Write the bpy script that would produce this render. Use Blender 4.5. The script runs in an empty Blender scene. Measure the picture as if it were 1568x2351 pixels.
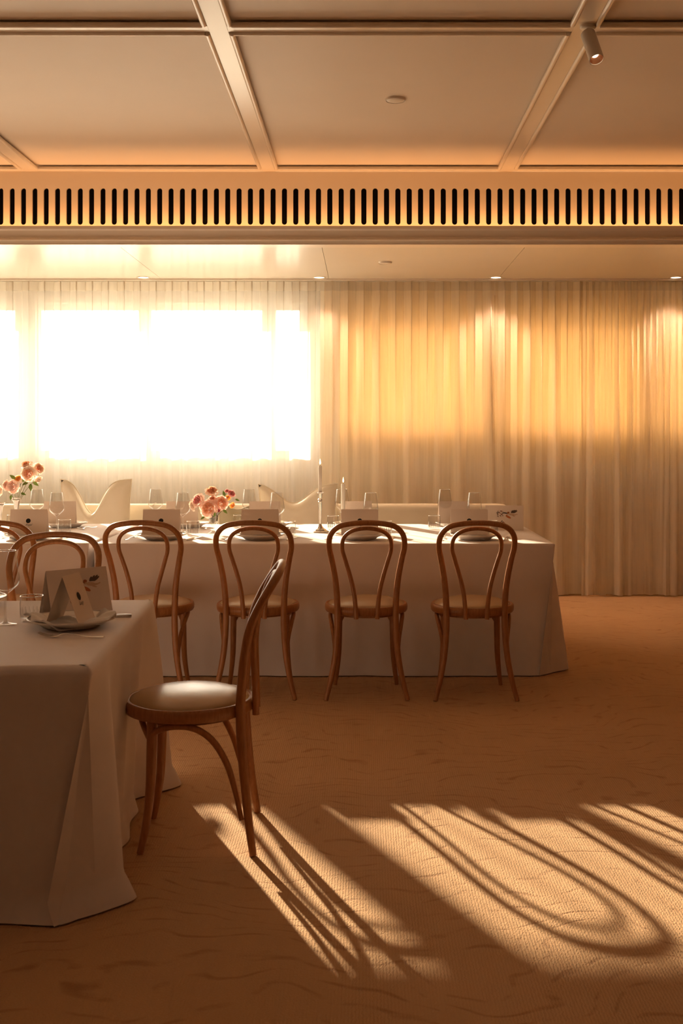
import bpy, bmesh, math, random
from mathutils import Vector, Matrix, noise
random.seed(7)
S = bpy.context.scene
COL = S.collection
PI = math.pi
sin, cos, exp = math.sin, math.cos, math.exp

# ------------------------------------------------------------------ camera
cam_d = bpy.data.cameras.new('camera'); cam = bpy.data.objects.new('camera', cam_d); COL.objects.link(cam)
cam.location = (0, 0, 1.313); cam.rotation_euler = (PI/2, 0, 0)
cam_d.sensor_fit = 'HORIZONTAL'; cam_d.sensor_width = 36.0
cam_d.lens = 36.0*2550/1568
cam_d.shift_x = -51/1568; cam_d.shift_y = -175.5/1568
cam_d.clip_start = .05; cam_d.clip_end = 200
cam_d.dof.use_dof = True; cam_d.dof.focus_distance = 6.0; cam_d.dof.aperture_fstop = 12.0
S.camera = cam
# ------------------------------------------------------------------ view, sky, sun
S.view_settings.view_transform = 'Standard'; S.view_settings.look = 'None'
S.view_settings.gamma = 1; S.view_settings.use_curve_mapping = False
S.view_settings.exposure = 0.40
W = bpy.data.worlds.new('sky'); S.world = W; W.use_nodes = True
bg = W.node_tree.nodes['Background']
bg.inputs[0].default_value = (1.0, .91, .83, 1); bg.inputs[1].default_value = 5.7
sun_d = bpy.data.lights.new('sun', 'SUN'); sun = bpy.data.objects.new('sun', sun_d); COL.objects.link(sun)
sun.rotation_euler = Vector((.475, -1, -.345)).to_track_quat('-Z', 'Y').to_euler()
sun_d.energy = 25; sun_d.angle = math.radians(.65); sun_d.color = (1, .79, .55)
LAMP = (1.0, .60, .36)          # warm lamp colour
FILL_W = 2.5                     # base power of the added fill spotlights out of view

# ------------------------------------------------------------------ materials
def mat(name, col, rough=.6, metal=0, spec=.5, sheen=0, nodes=None, coat=0):
    m = bpy.data.materials.new(name); m.use_nodes = True
    nt = m.node_tree; p = nt.nodes['Principled BSDF']
    p.inputs['Base Color'].default_value = (*col, 1); p.inputs['Roughness'].default_value = rough
    p.inputs['Metallic'].default_value = metal; p.inputs['Specular IOR Level'].default_value = spec
    p.inputs['Sheen Weight'].default_value = sheen; p.inputs['Coat Weight'].default_value = coat
    if nodes: nodes(nt, p)
    return m
def N(nt, t, **kw):
    n = nt.nodes.new(t)
    for k, v in kw.items():
        if k in n.inputs: n.inputs[k].default_value = v
        else: setattr(n, k, v)
    return n
def ramp(nt, fac, stops):
    r = nt.nodes.new('ShaderNodeValToRGB'); e = r.color_ramp.elements
    while len(e) < len(stops): e.new(.5)
    for i, (p, c) in enumerate(stops): e[i].position = p; e[i].color = (*c, 1)
    nt.links.new(fac, r.inputs[0]); return r.outputs[0]
def objco(nt, scale=(1,1,1)):
    t = nt.nodes.new('ShaderNodeTexCoord'); mp = nt.nodes.new('ShaderNodeMapping')
    mp.inputs['Scale'].default_value = scale
    nt.links.new(t.outputs['Object'], mp.inputs[0]); return mp.outputs[0]
def bump(nt, p, h, strength, dist=.01):
    b = nt.nodes.new('ShaderNodeBump'); b.inputs['Strength'].default_value = strength; b.inputs['Distance'].default_value = dist
    nt.links.new(h, b.inputs['Height']); nt.links.new(b.outputs[0], p.inputs['Normal'])
def wood_nodes(nt, p):
    co = objco(nt, (9, 9, 1.6))
    n = N(nt, 'ShaderNodeTexNoise', Scale=14.0, Detail=4.0, Roughness=.6); nt.links.new(co, n.inputs['Vector'])
    nt.links.new(ramp(nt, n.outputs['Fac'], [(.3, (.31,.115,.032)), (.7, (.43,.18,.060))]), p.inputs['Base Color'])
    bump(nt, p, n.outputs['Fac'], .05, .002)
def linen_nodes(c1, c2, sc=420, st=.12):
    def f(nt, p):
        n = N(nt, 'ShaderNodeTexNoise', Scale=5.0, Detail=2.0); nt.links.new(objco(nt), n.inputs['Vector'])
        nt.links.new(ramp(nt, n.outputs['Fac'], [(.3, c1), (.7, c2)]), p.inputs['Base Color'])
        n2 = N(nt, 'ShaderNodeTexNoise', Scale=float(sc), Detail=2.0); nt.links.new(objco(nt, (1,1,.25)), n2.inputs['Vector'])
        bump(nt, p, n2.outputs['Fac'], st, .002)
    return f
def paint_nodes(c1, c2):
    def f(nt, p):
        n = N(nt, 'ShaderNodeTexNoise', Scale=1.3, Detail=3.0); nt.links.new(objco(nt), n.inputs['Vector'])
        nt.links.new(ramp(nt, n.outputs['Fac'], [(.35, c1), (.65, c2)]), p.inputs['Base Color'])
        n2 = N(nt, 'ShaderNodeTexNoise', Scale=60.0, Detail=2.0); nt.links.new(objco(nt), n2.inputs['Vector'])
        bump(nt, p, n2.outputs['Fac'], .03, .002)
    return f
def carpet_nodes(nt, p):
    co = objco(nt)
    n0 = N(nt, 'ShaderNodeTexNoise', Scale=1.1, Detail=3.0); nt.links.new(co, n0.inputs['Vector'])
    # wavy moire contour lines: long bands across the room, bent by noise
    sep = nt.nodes.new('ShaderNodeSeparateXYZ'); nt.links.new(co, sep.inputs[0])
    m1 = N(nt, 'ShaderNodeMath', operation='MULTIPLY'); nt.links.new(n0.outputs['Fac'], m1.inputs[0]); m1.inputs[1].default_value = 1.5
    m2 = N(nt, 'ShaderNodeMath', operation='ADD'); nt.links.new(sep.outputs['Y'], m2.inputs[0]); nt.links.new(m1.outputs[0], m2.inputs[1])
    m3 = N(nt, 'ShaderNodeMath', operation='MULTIPLY'); nt.links.new(m2.outputs[0], m3.inputs[0]); m3.inputs[1].default_value = 70.
    m4 = N(nt, 'ShaderNodeMath', operation='SINE'); nt.links.new(m3.outputs[0], m4.inputs[0])
    line = N(nt, 'ShaderNodeMapRange'); nt.links.new(m4.outputs[0], line.inputs[0]); line.inputs[1].default_value = .72; line.inputs[2].default_value = 1.
    nb = N(nt, 'ShaderNodeTexNoise', Scale=11.0, Detail=4.0); nt.links.new(objco(nt, (.7,1.6,1)), nb.inputs['Vector'])
    lm = N(nt, 'ShaderNodeMapRange'); nt.links.new(nb.outputs['Fac'], lm.inputs[0]); lm.inputs[1].default_value = .44; lm.inputs[2].default_value = .62
    ml = N(nt, 'ShaderNodeMath', operation='MULTIPLY'); nt.links.new(line.outputs[0], ml.inputs[0]); nt.links.new(lm.outputs[0], ml.inputs[1])
    base = ramp(nt, n0.outputs['Fac'], [(.3, (.52,.305,.145)), (.7, (.60,.36,.18))])
    mx = N(nt, 'ShaderNodeMix', data_type='RGBA', blend_type='MULTIPLY'); mx.inputs[7].default_value = (.76,.68,.60,1)
    nt.links.new(ml.outputs[0], mx.inputs[0]); nt.links.new(base, mx.inputs[6]); nt.links.new(mx.outputs[2], p.inputs['Base Color'])
    # looped ribs
    w = N(nt, 'ShaderNodeTexWave', Scale=38.0, Distortion=5.0, Detail=2.0); w.bands_direction = 'X'
    w.inputs['Detail Scale'].default_value = 3.0; nt.links.new(co, w.inputs['Vector'])
    v = N(nt, 'ShaderNodeTexNoise', Scale=150.0, Detail=3.0); nt.links.new(co, v.inputs['Vector'])
    a = N(nt, 'ShaderNodeMath', operation='MULTIPLY_ADD'); nt.links.new(v.outputs['Fac'], a.inputs[0]); a.inputs[1].default_value = 1.6; nt.links.new(w.outputs['Fac'], a.inputs[2])
    b = N(nt, 'ShaderNodeMath', operation='SUBTRACT'); nt.links.new(a.outputs[0], b.inputs[0]); nt.links.new(ml.outputs[0], b.inputs[1])
    bump(nt, p, b.outputs[0], .32, .006)

M = {}
M['wood'] = mat('bentwood', (.5,.22,.08), .36, nodes=wood_nodes, spec=.5)
M['leather'] = mat('tan_leather', (.47,.30,.15), .26, spec=.8, nodes=lambda nt, p: bump(nt, p, N(nt, 'ShaderNodeTexNoise', Scale=260.0).outputs['Fac'], .08, .001))
M['cloth'] = mat('white_linen', (.8,.78,.76), .85, sheen=.15, nodes=linen_nodes((.79,.70,.665), (.83,.745,.71)))
M['napkin'] = mat('napkin_linen', (.8,.77,.74), .85, sheen=.2, nodes=linen_nodes((.76,.72,.69), (.82,.79,.76), 500))
M['cream'] = mat('cream_upholstery', (.8,.72,.58), .7, sheen=.15, nodes=linen_nodes((.72,.63,.49), (.76,.68,.54), 300))
M['olive'] = mat('olive_upholstery', (.40,.34,.22), .7, nodes=linen_nodes((.36,.31,.19), (.42,.36,.24), 300))
M['piping'] = mat('cream_piping', (.72,.64,.50), .6, nodes=paint_nodes((.70,.62,.48), (.74,.66,.52)))
M['ceil'] = mat('ceiling_paint', (.78,.66,.52), .55, nodes=paint_nodes((.84,.74,.63), (.87,.77,.66)))
M['gloss'] = mat('gloss_paint', (.82,.72,.59), .26, spec=.6, nodes=paint_nodes((.84,.75,.64), (.86,.77,.66)))
M['lowceil'] = mat('satin_ceiling_paint', (.82,.76,.66), .2, spec=.6, nodes=paint_nodes((.80,.74,.64), (.83,.77,.67)))
M['wall'] = mat('wall_paint', (.78,.66,.50), .7, nodes=paint_nodes((.77,.65,.49), (.80,.68,.52)))
M['darkwall'] = mat('brown_wall_paint', (.4,.27,.17), .7, nodes=paint_nodes((.44,.25,.13), (.48,.28,.15)))
M['outwall'] = mat('window_wall_paint', (.9,.88,.84), .7, nodes=paint_nodes((.88,.85,.80), (.90,.87,.82)))
M['frame'] = mat('window_frame_paint', (.82,.80,.74), .4, nodes=paint_nodes((.81,.79,.73), (.83,.81,.75)))
M['carpet'] = mat('loop_carpet', (.55,.36,.19), .95, spec=.15, sheen=.1, nodes=carpet_nodes)
M['black'] = mat('duct_black', (.004,.003,.003), .9, spec=.05, nodes=paint_nodes((.003,.003,.003), (.005,.004,.004)))
M['porcelain'] = mat('porcelain', (.82,.78,.72), .18, spec=.6, nodes=paint_nodes((.84,.77,.70), (.86,.79,.72)))
M['card'] = mat('card_stock', (.80,.71,.62), .7, nodes=paint_nodes((.83,.70,.60), (.85,.72,.62)))
M['silver'] = mat('antique_silver', (.72,.68,.62), .22, metal=1, nodes=lambda nt, p: nt.links.new(ramp(nt, N(nt, 'ShaderNodeTexNoise', Scale=40.0).outputs['Fac'], [(.35, (.48,.46,.43)), (.6, (.78,.76,.74))]), p.inputs['Base Color']))
M['steel'] = mat('cutlery_steel', (.62,.60,.57), .2, metal=1, nodes=paint_nodes((.58,.56,.53), (.66,.64,.61)))
M['wax'] = mat('candle_wax', (.9,.85,.76), .45, nodes=paint_nodes((.88,.83,.74), (.91,.86,.77)))
M['wick'] = mat('wick', (.03,.02,.01), .9, nodes=paint_nodes((.03,.02,.01), (.05,.03,.02)))
M['ink'] = mat('black_ink', (.008,.007,.007), .7, nodes=paint_nodes((.007,.006,.006), (.01,.009,.009)))
M['script'] = mat('grey_ink', (.14,.10,.08), .7, nodes=paint_nodes((.12,.09,.07), (.16,.12,.10)))
M['plastic'] = mat('white_plastic', (.72,.66,.58), .4, nodes=paint_nodes((.71,.65,.57), (.73,.67,.59)))
M['leaf'] = mat('rose_leaf', (.16,.28,.05), .45, nodes=lambda nt, p: nt.links.new(ramp(nt, N(nt, 'ShaderNodeTexNoise', Scale=30.0).outputs['Fac'], [(.35, (.10,.20,.03)), (.65, (.28,.40,.08))]), p.inputs['Base Color']))
M['stem'] = mat('rose_stem', (.14,.16,.05), .6, nodes=paint_nodes((.12,.14,.04), (.2,.2,.08)))
for nm, c in dict(feather=(.13,.09,.07), skin=(.62,.42,.28), hair=(.36,.11,.04), rust=(.52,.16,.05), bough=(.20,.13,.10), petalred=(.40,.13,.09)).items():
    M[nm] = mat('print_'+nm, c, .7, nodes=paint_nodes(c, tuple(x*1.15 for x in c)))
def petal_mat(name, c1, c2):
    m = mat(name, c1, .6, sheen=.2)
    nt = m.node_tree; p = nt.nodes['Principled BSDF']
    n = N(nt, 'ShaderNodeTexNoise', Scale=45.0); nt.links.new(objco(nt), n.inputs['Vector'])
    c = ramp(nt, n.outputs['Fac'], [(.3, c1), (.7, c2)]); nt.links.new(c, p.inputs['Base Color'])
    tr = nt.nodes.new('ShaderNodeBsdfTranslucent'); nt.links.new(c, tr.inputs[0])
    mx = nt.nodes.new('ShaderNodeMixShader'); mx.inputs[0].default_value = .4
    nt.links.new(p.outputs[0], mx.inputs[1]); nt.links.new(tr.outputs[0], mx.inputs[2])
    nt.links.new(mx.outputs[0], nt.nodes['Material Output'].inputs[0]); return m
M['peach'] = petal_mat('petal_peach', (.86,.42,.22), (.92,.60,.42))
M['blush'] = petal_mat('petal_blush', (.88,.60,.50), (.93,.74,.64))
M['pink'] = petal_mat('petal_pink', (.78,.30,.30), (.88,.50,.48))
M['palerose'] = petal_mat('petal_pale', (.90,.72,.58), (.95,.82,.72))
M['orange'] = petal_mat('petal_orange', (.90,.42,.08), (.92,.55,.16))
M['magenta'] = petal_mat('petal_magenta', (.50,.04,.10), (.70,.14,.20))
def glass(name, tint=(1,1,1), base=.03, edge=.75, rough=.02):
    m = bpy.data.materials.new(name); m.use_nodes = True; nt = m.node_tree; nt.nodes.remove(nt.nodes['Principled BSDF'])
    t = N(nt, 'ShaderNodeBsdfTransparent'); t.inputs[0].default_value = (*tint, 1)
    g = N(nt, 'ShaderNodeBsdfGlossy'); g.inputs['Roughness'].default_value = rough
    lw = N(nt, 'ShaderNodeLayerWeight', Blend=.35); mr = N(nt, 'ShaderNodeMapRange')
    nt.links.new(lw.outputs['Facing'], mr.inputs[0]); mr.inputs[1].default_value = .35; mr.inputs[3].default_value = base; mr.inputs[4].default_value = edge
    mx = nt.nodes.new('ShaderNodeMixShader'); nt.links.new(mr.outputs[0], mx.inputs[0])
    nt.links.new(t.outputs[0], mx.inputs[1]); nt.links.new(g.outputs[0], mx.inputs[2])
    nt.links.new(mx.outputs[0], nt.nodes['Material Output'].inputs[0]); return m
M['glass'] = glass('drinking_glass', (.975,.97,.96))
M['pane'] = glass('window_glass', (.97,.98,.97), .03, .6, .0)
def fabric(name, col, trcol, open0, open1, transl=.55):
    """woven translucent curtain: open weave lets light straight through, closing at grazing angles"""
    m = bpy.data.materials.new(name); m.use_nodes = True; nt = m.node_tree; nt.nodes.remove(nt.nodes['Principled BSDF'])
    t = N(nt, 'ShaderNodeBsdfTransparent'); d = N(nt, 'ShaderNodeBsdfDiffuse'); tr = N(nt, 'ShaderNodeBsdfTranslucent')
    n = N(nt, 'ShaderNodeTexNoise', Scale=60.0, Detail=2.0); nt.links.new(objco(nt, (1,1,.04)), n.inputs['Vector'])
    c = ramp(nt, n.outputs['Fac'], [(.3, tuple(x*.94 for x in col)), (.7, col)]); nt.links.new(c, d.inputs[0])
    c2 = ramp(nt, n.outputs['Fac'], [(.3, tuple(x*.92 for x in trcol)), (.7, trcol)]); nt.links.new(c2, tr.inputs[0])
    m1 = nt.nodes.new('ShaderNodeMixShader'); m1.inputs[0].default_value = transl
    nt.links.new(d.outputs[0], m1.inputs[1]); nt.links.new(tr.outputs[0], m1.inputs[2])
    lw = N(nt, 'ShaderNodeLayerWeight', Blend=.5); mr = N(nt, 'ShaderNodeMapRange')
    nt.links.new(lw.outputs['Facing'], mr.inputs[0]); mr.inputs[3].default_value = 1-open0; mr.inputs[4].default_value = 1-open1
    m2 = nt.nodes.new('ShaderNodeMixShader'); nt.links.new(mr.outputs[0], m2.inputs[0])
    nt.links.new(t.outputs[0], m2.inputs[1]); nt.links.new(m1.outputs[0], m2.inputs[2])
    nt.links.new(m2.outputs[0], nt.nodes['Material Output'].inputs[0]); return m
M['sheer'] = fabric('sheer_voile', (.92,.89,.83), (.88,.85,.79), .52, .24, .56)
M['drape'] = fabric('dense_sheer', (.97,.90,.78), (.95,.87,.73), .03, .02, .48)
M['header'] = fabric('sheer_header_tape', (.88,.82,.73), (.88,.82,.72), .10, .05, .6)
M['amber'] = fabric('amber_blind_cloth', (.86,.76,.60), (.66,.52,.35), .0, .0, .6)
def emit(name, col, s):
    m = bpy.data.materials.new(name); m.use_nodes = True; nt = m.node_tree; nt.nodes.remove(nt.nodes['Principled BSDF'])
    e = N(nt, 'ShaderNodeEmission'); e.inputs[0].default_value = (*col, 1); e.inputs[1].default_value = s
    nt.links.new(e.outputs[0], nt.nodes['Material Output'].inputs[0]); return m
M['bulb'] = emit('lamp_glow', (1,.74,.48), 5.0)
M['flame'] = emit('candle_flame', (1,.62,.25), 6)
M['led'] = emit('led_strip', (1,.5,.2), 3)

# ------------------------------------------------------------------ mesh helpers
class MB:
    def __init__(s): s.v = []; s.f = []; s.m = []; s.k = 0
    def quadgrid(s, pts, cu=False, cv=False, mi=0):
        """pts[i][j]; cu closes i, cv closes j"""
        b = len(s.v); nu = len(pts); nv = len(pts[0])
        for r in pts: s.v += [tuple(p) for p in r]
        for i in range(nu if cu else nu-1):
            for j in range(nv if cv else nv-1):
                i2 = (i+1) % nu; j2 = (j+1) % nv
                s.f.append((b+i*nv+j, b+i2*nv+j, b+i2*nv+j2, b+i*nv+j2)); s.m.append(mi)
        return b
    def poly(s, pts, mi=0):
        b = len(s.v); s.v += [tuple(p) for p in pts]; s.f.append(tuple(range(b, b+len(pts)))); s.m.append(mi)
    def box(s, x0, x1, y0, y1, z0, z1, mi=0, T=None):
        P = [Vector(p) for p in ((x0,y0,z0),(x1,y0,z0),(x1,y1,z0),(x0,y1,z0),(x0,y0,z1),(x1,y0,z1),(x1,y1,z1),(x0,y1,z1))]
        if T: P = [T @ p for p in P]
        b = len(s.v); s.v += [tuple(p) for p in P]
        for q in ((0,3,2,1),(4,5,6,7),(0,1,5,4),(1,2,6,5),(2,3,7,6),(3,0,4,7)): s.f.append(tuple(b+i for i in q)); s.m.append(mi)
    def lathe(s, prof, n=32, c=(0,0,0), mi=0, T=None, closed=False):
        rows = []
        for r, z in prof:
            row = [Vector((r*cos(2*PI*k/n), r*sin(2*PI*k/n), z)) for k in range(n)]
            if T: row = [T @ p for p in row]
            rows.append([(p[0]+c[0], p[1]+c[1], p[2]+c[2]) for p in row])
        s.quadgrid(rows, cu=closed, cv=True, mi=mi)
    def tube(s, pts, rad, n=10, mi=0, cap=True, closed=False, flat=1.0):
        P = [Vector(p) for p in pts]; m = len(P)
        R = rad if isinstance(rad, (list, tuple)) else [rad]*m
        tn = []
        for i in range(m):
            if closed: a, b = P[i-1], P[(i+1) % m]
            else: a, b = P[max(i-1, 0)], P[min(i+1, m-1)]
            tn.append((b-a).normalized())
        ref = Vector((0,1,0)) if abs(tn[0].y) < .8 else Vector((1,0,0))
        u = (ref - tn[0]*ref.dot(tn[0])).normalized(); rows = []
        for i in range(m):
            u = (u - tn[i]*u.dot(tn[i])).normalized(); w = tn[i].cross(u)
            rows.append([P[i] + (u*cos(2*PI*k/n)*flat + w*sin(2*PI*k/n))*R[i] for k in range(n)])
        b = s.quadgrid(rows, cu=closed, cv=True, mi=mi)
        if cap and not closed:
            s.f.append(tuple(b+k for k in range(n))); s.m.append(mi)
            s.f.append(tuple(b+(m-1)*n+k for k in range(n))[::-1]); s.m.append(mi)
    def build(s, name, mats, parent=None, smooth=True, bevel=0, autos=40):
        me = bpy.data.meshes.new(name); me.from_pydata(s.v, [], s.f)
        bm = bmesh.new(); bm.from_mesh(me); bmesh.ops.recalc_face_normals(bm, faces=bm.faces); bm.to_mesh(me); bm.free()
        for mm in (mats if isinstance(mats, (list, tuple)) else [mats]): me.materials.append(mm)
        if len(me.polygons) == len(s.m): me.polygons.foreach_set('material_index', s.m)
        o = bpy.data.objects.new(name, me); COL.objects.link(o)
        if parent: o.parent = parent
        if smooth:
            me.polygons.foreach_set('use_smooth', [True]*len(me.polygons)); me.set_sharp_from_angle(angle=math.radians(autos))
        if bevel:
            md = o.modifiers.new('bevel', 'BEVEL'); md.width = bevel; md.segments = 2; md.limit_method = 'ANGLE'
        return o
def crom(pts, k=6, closed=False):
    """Catmull-Rom through tuples of any length"""
    P = [Vector(p) for p in pts]; n = len(P); out = []
    for i in range(n if closed else n-1):
        p0 = P[(i-1) % n] if closed or i > 0 else P[0]*2-P[1]
        p1, p2 = P[i], P[(i+1) % n]
        p3 = P[(i+2) % n] if closed or i+2 < n else p2*2-p1
        for j in range(k):
            t = j/k; out.append(.5*((2*p1)+(p2-p0)*t+(2*p0-5*p1+4*p2-p3)*t*t+(3*p1-p0-3*p2+p3)*t**3))
    if not closed: out.append(P[-1])
    return out
def tag(o, label, cat, group=None, kind=None):
    if label: o['label'] = label
    if cat: o['category'] = cat
    if group: o['group'] = group
    if kind: o['kind'] = kind
    return o
def thing(name, label, cat, loc=(0,0,0), rz=0, group=None):
    o = bpy.data.objects.new(name, None); o.empty_display_size = .05; COL.objects.link(o)
    o.location = loc; o.rotation_euler = (0, 0, rz); return tag(o, label, cat, group)
def struct(o): o['kind'] = 'structure'; return o
def clone(root, loc, rz=0, label=None, group=None, scale=None):
    def cp(o, par):
        c = o.copy(); COL.objects.link(c)
        if par: c.parent = par
        for ch in list(kids.get(o.name, ())): cp(ch, c)
        return c
    kids = {}
    for o in list(COL.objects):
        if o.parent: kids.setdefault(o.parent.name, []).append(o)
    r = cp(root, None); r.location = loc; r.rotation_euler = (0, 0, rz)
    if scale: r.scale = scale
    if label: r['label'] = label
    if group: r['group'] = group
    return r

# ================================================================== ROOM
X0, X1, YB, YW = -8.2, 3.7, -4.0, 9.22      # side walls, wall behind the camera, window wall
ZC, ZL = 3.08, 2.575                        # main ceiling, lower ceiling
b = MB(); b.box(X0-.2, X1+.2, YB-.2, YW+.2, -.2, 0); struct(b.build('floor', M['carpet'], smooth=False))
b = MB(); b.box(X0-.2, X0, YB, YW, 0, 3.3); struct(b.build('wall_left', M['darkwall'], smooth=False))
b = MB(); b.box(X1, X1+.2, YB, YW, 0, 3.3); struct(b.build('wall_right', M['darkwall'], smooth=False))
b = MB(); b.box(X0-.2, X1+.2, YB-.2, YB, 0, 3.3); struct(b.build('wall_back', M['darkwall'], smooth=False))
# window wall with two window openings
WZ0, WZ1 = 1.132, 2.414
w1a, w1b, w2a, w2b = -8.0, -.499, -.30, 3.5
b = MB()
for (a, c, z0, z1) in ((X0-.2, w1a, 0, 3.3), (w1b, w2a, 0, 3.3), (w2b, X1+.2, 0, 3.3), (w1a, w1b, 0, WZ0), (w1a, w1b, WZ1, 3.3), (w2a, w2b, 0, WZ0+.15), (w2a, w2b, WZ1, 3.3)):
    b.box(a, c, YW, YW+.2, z0, z1)
struct(b.build('wall_window', M['outwall'], smooth=False))
def window(name, spans, z0, z1):
    f = MB(); xa = spans[0][0]; xb = spans[-1][1]
    edges = [xa-.0] + [e for s_ in spans for e in s_] + [xb]
    for i in range(len(spans)-1): f.box(spans[i][1], spans[i+1][0], YW+.0, YW+.2 if spans[i+1][0]-spans[i][1] > .1 else YW+.12, z0, z1)
    f.box(xa, xb, YW+.03, YW+.12, z0-.0, z0+.03); f.box(xa, xb, YW+.03, YW+.12, z1-.03, z1)
    o = struct(f.build(name, M['frame'], smooth=False))
    for (a, c) in spans:
        p = MB(); p.box(a, c, YW+.07, YW+.076, z0+.03, z1-.03); p.build('pane', M['pane'], o, smooth=False)
        s_ = MB()
        for (q0, q1, r0, r1) in ((a, a+.035, z0+.03, z1-.03), (c-.035, c, z0+.03, z1-.03), (a+.035, c-.035, z0+.03, z0+.055), (a+.035, c-.035, z1-.055, z1-.03)): s_.box(q0, q1, YW+.05, YW+.10, r0, r1)
        s_.build('sash', M['frame'], o, smooth=False)
    return o
window('window_1', [(-8.0,-7.0), (-6.95,-5.95), (-5.80,-4.8), (-4.75,-3.9), (-3.86,-2.875), (-2.725,-1.844), (-1.808,-.8135), (-.770,-.499)], WZ0, WZ1)
window('window_2', [(-.30,1.0), (1.06,2.28), (2.34,3.5)], WZ0+.15, WZ1)
b = MB(); b.box(w2a-.05, w2b+.1, YW-.03, YW-.026, WZ0+.12, WZ1+.06)
bl = b.build('roller_blind', M['amber'], smooth=False); tag(bl, 'amber roller blind glowing behind the sheer curtain right of the tables', 'blind')
b = MB(); b.box(-9, 5, 10.2, 10.25, 2.565, 2.76); struct(b.build('added_eave', M['frame'], smooth=False))   # eave added outside, out of view, to cut off the sun patch
# terrace and far ground outside the windows
b = MB(); b.box(-30, 30, YW+.2, 60, -.5, -.3); o = struct(b.build('ground', mat('terrace_stone', (.45,.42,.36), .9, nodes=paint_nodes((.42,.39,.33), (.48,.45,.39))), smooth=False))

# ---- ceilings
bx = [-6.894, -5.327, -3.76, -2.193, -.626, .941, 2.508]; by = [7.30, 4.77, 2.24, -.29, -2.82]; BW = .062
ce = MB(); ce.box(X0, X1, YB, 7.34, ZC+.03, ZC+.2); CE = struct(ce.build('ceiling', M['ceil'], smooth=False))
xs = [X0] + bx + [X1]; ys = [7.34] + by[1:] + [YB]
for i in range(len(xs)-1):
    for j in range(len(ys)-1):
        p = MB(); p.box(xs[i]+.02, xs[i+1]-.02, ys[j+1]+.02, ys[j]-(.02 if j else 0), ZC, ZC+.03); p.build('panel', M['ceil'], CE, smooth=False)
tb = MB()      # flat boards between the panels
for x in bx: tb.box(x-.042, x+.042, YB, 7.34, ZC-.022, ZC+.03)
for y in by[1:]: tb.box(X0, X1, y-.034, y+.034, ZC-.0215, ZC+.03)
tb.box(X0, X1, 7.30-.03, 7.34, ZC-.0215, ZC+.03)
struct(tb.build('trim_1', M['gloss'], bevel=.002, smooth=True))
bd = MB()      # bead mouldings round every coffer
def bead(p, q):
    P = [Vector(p), Vector(q)]; r = .0125
    bd.tube([P[0], P[0]*.999+P[1]*.001, P[0]*.001+P[1]*.999, P[1]], [r*.7, r, r, r*.7], n=10)
for i in range(len(xs)-1):
    for j in range(len(ys)-1):
        xa = xs[i]+(.054 if i else .0); xb = xs[i+1]-(.054 if i < len(xs)-2 else .0)
        yb_ = ys[j]-(.046 if j else .08); ya = ys[j+1]+(.046 if j < len(ys)-2 else 0); z = ZC-.021
        if i: bead((xa, ya+.004, z), (xa, yb_-.004, z))
        if i < len(xs)-2: bead((xb, ya+.004, z), (xb, yb_-.004, z))
        bead((xa+.008, yb_, z), (xb-.008, yb_, z)); bead((xa+.008, ya, z), (xb-.008, ya, z))
struct(bd.build('trim_2', M['gloss']))
# ---- bulkhead with slotted vent
YP = 7.34
b = MB(); b.box(X0, X1, YP, YP+.03, 2.985, ZC+.1)
b.box(X0, X1, YP+.05, YP+.22, ZC-.02, ZC+.1)
struct(b.build('wall_bulkhead', M['gloss'], smooth=False))
b = MB(); b.box(X0, X1, YP, YP+.03, ZL, 2.655); struct(b.build('trim_5', M['gloss'], smooth=False))
gr = MB(); pitch = .0750; sw = .0172; sz0, sz1 = 2.706, 2.949; gz0, gz1 = 2.655, 2.985; sx0 = (27.6-835)*YP/2550
def stad(cx, n=6):
    P = []
    for k in range(n+1): a = PI*k/n; P.append((cx+sw*cos(a), sz1-sw+sw*sin(a)))
    for k in range(n+1): a = PI+PI*k/n; P.append((cx+sw*cos(a), sz0+sw+sw*sin(a)))
    return P
for k in range(-80, 68):
    cx = sx0+k*pitch
    if cx-pitch/2 < X0 or cx+pitch/2 > X1: continue
    S_ = stad(cx); n = len(S_); O_ = []
    for i, (x, z) in enumerate(S_):
        if i == 0 or i == n-1: O_.append((cx+pitch/2, z))
        elif i in (n//2-1, n//2): O_.append((cx-pitch/2, z))
        else:
            top = i < n//2; fx = (x-cx)/sw
            O_.append((cx+max(-1, min(1, fx*1.15))*pitch/2, gz1 if top else gz0))
    for i in range(n):
        j = (i+1) % n
        gr.poly([(S_[i][0], YP, S_[i][1]), (O_[i][0], YP, O_[i][1]), (O_[j][0], YP, O_[j][1]), (S_[j][0], YP, S_[j][1])])
        gr.poly([(S_[i][0], YP, S_[i][1]), (S_[j][0], YP, S_[j][1]), (S_[j][0], YP+.016, S_[j][1]), (S_[i][0], YP+.016, S_[i][1])])
    # corner wedges of the cell
    for (ia, ib, sx_, zz) in ((0, 1, 1, gz1), (n//2-1, n//2-2, -1, gz1), (n//2, n//2+1, -1, gz0), (n-1, n-2, 1, gz0)):
        gr.poly([(O_[ia][0], YP, O_[ia][1]), (cx+sx_*pitch/2, YP, zz), (O_[ib][0], YP, O_[ib][1])])
g = gr.build('air_grille', M['gloss'], smooth=False); tag(g, 'long cream ventilation panel with a row of upright black slots above the window bay', 'vent')
d = MB(); d.box(X0+.02, X1-.02, YP+.018, YP+.028, gz0, gz1-.002); d.build('duct_lining', M['black'], g, smooth=False)
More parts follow.
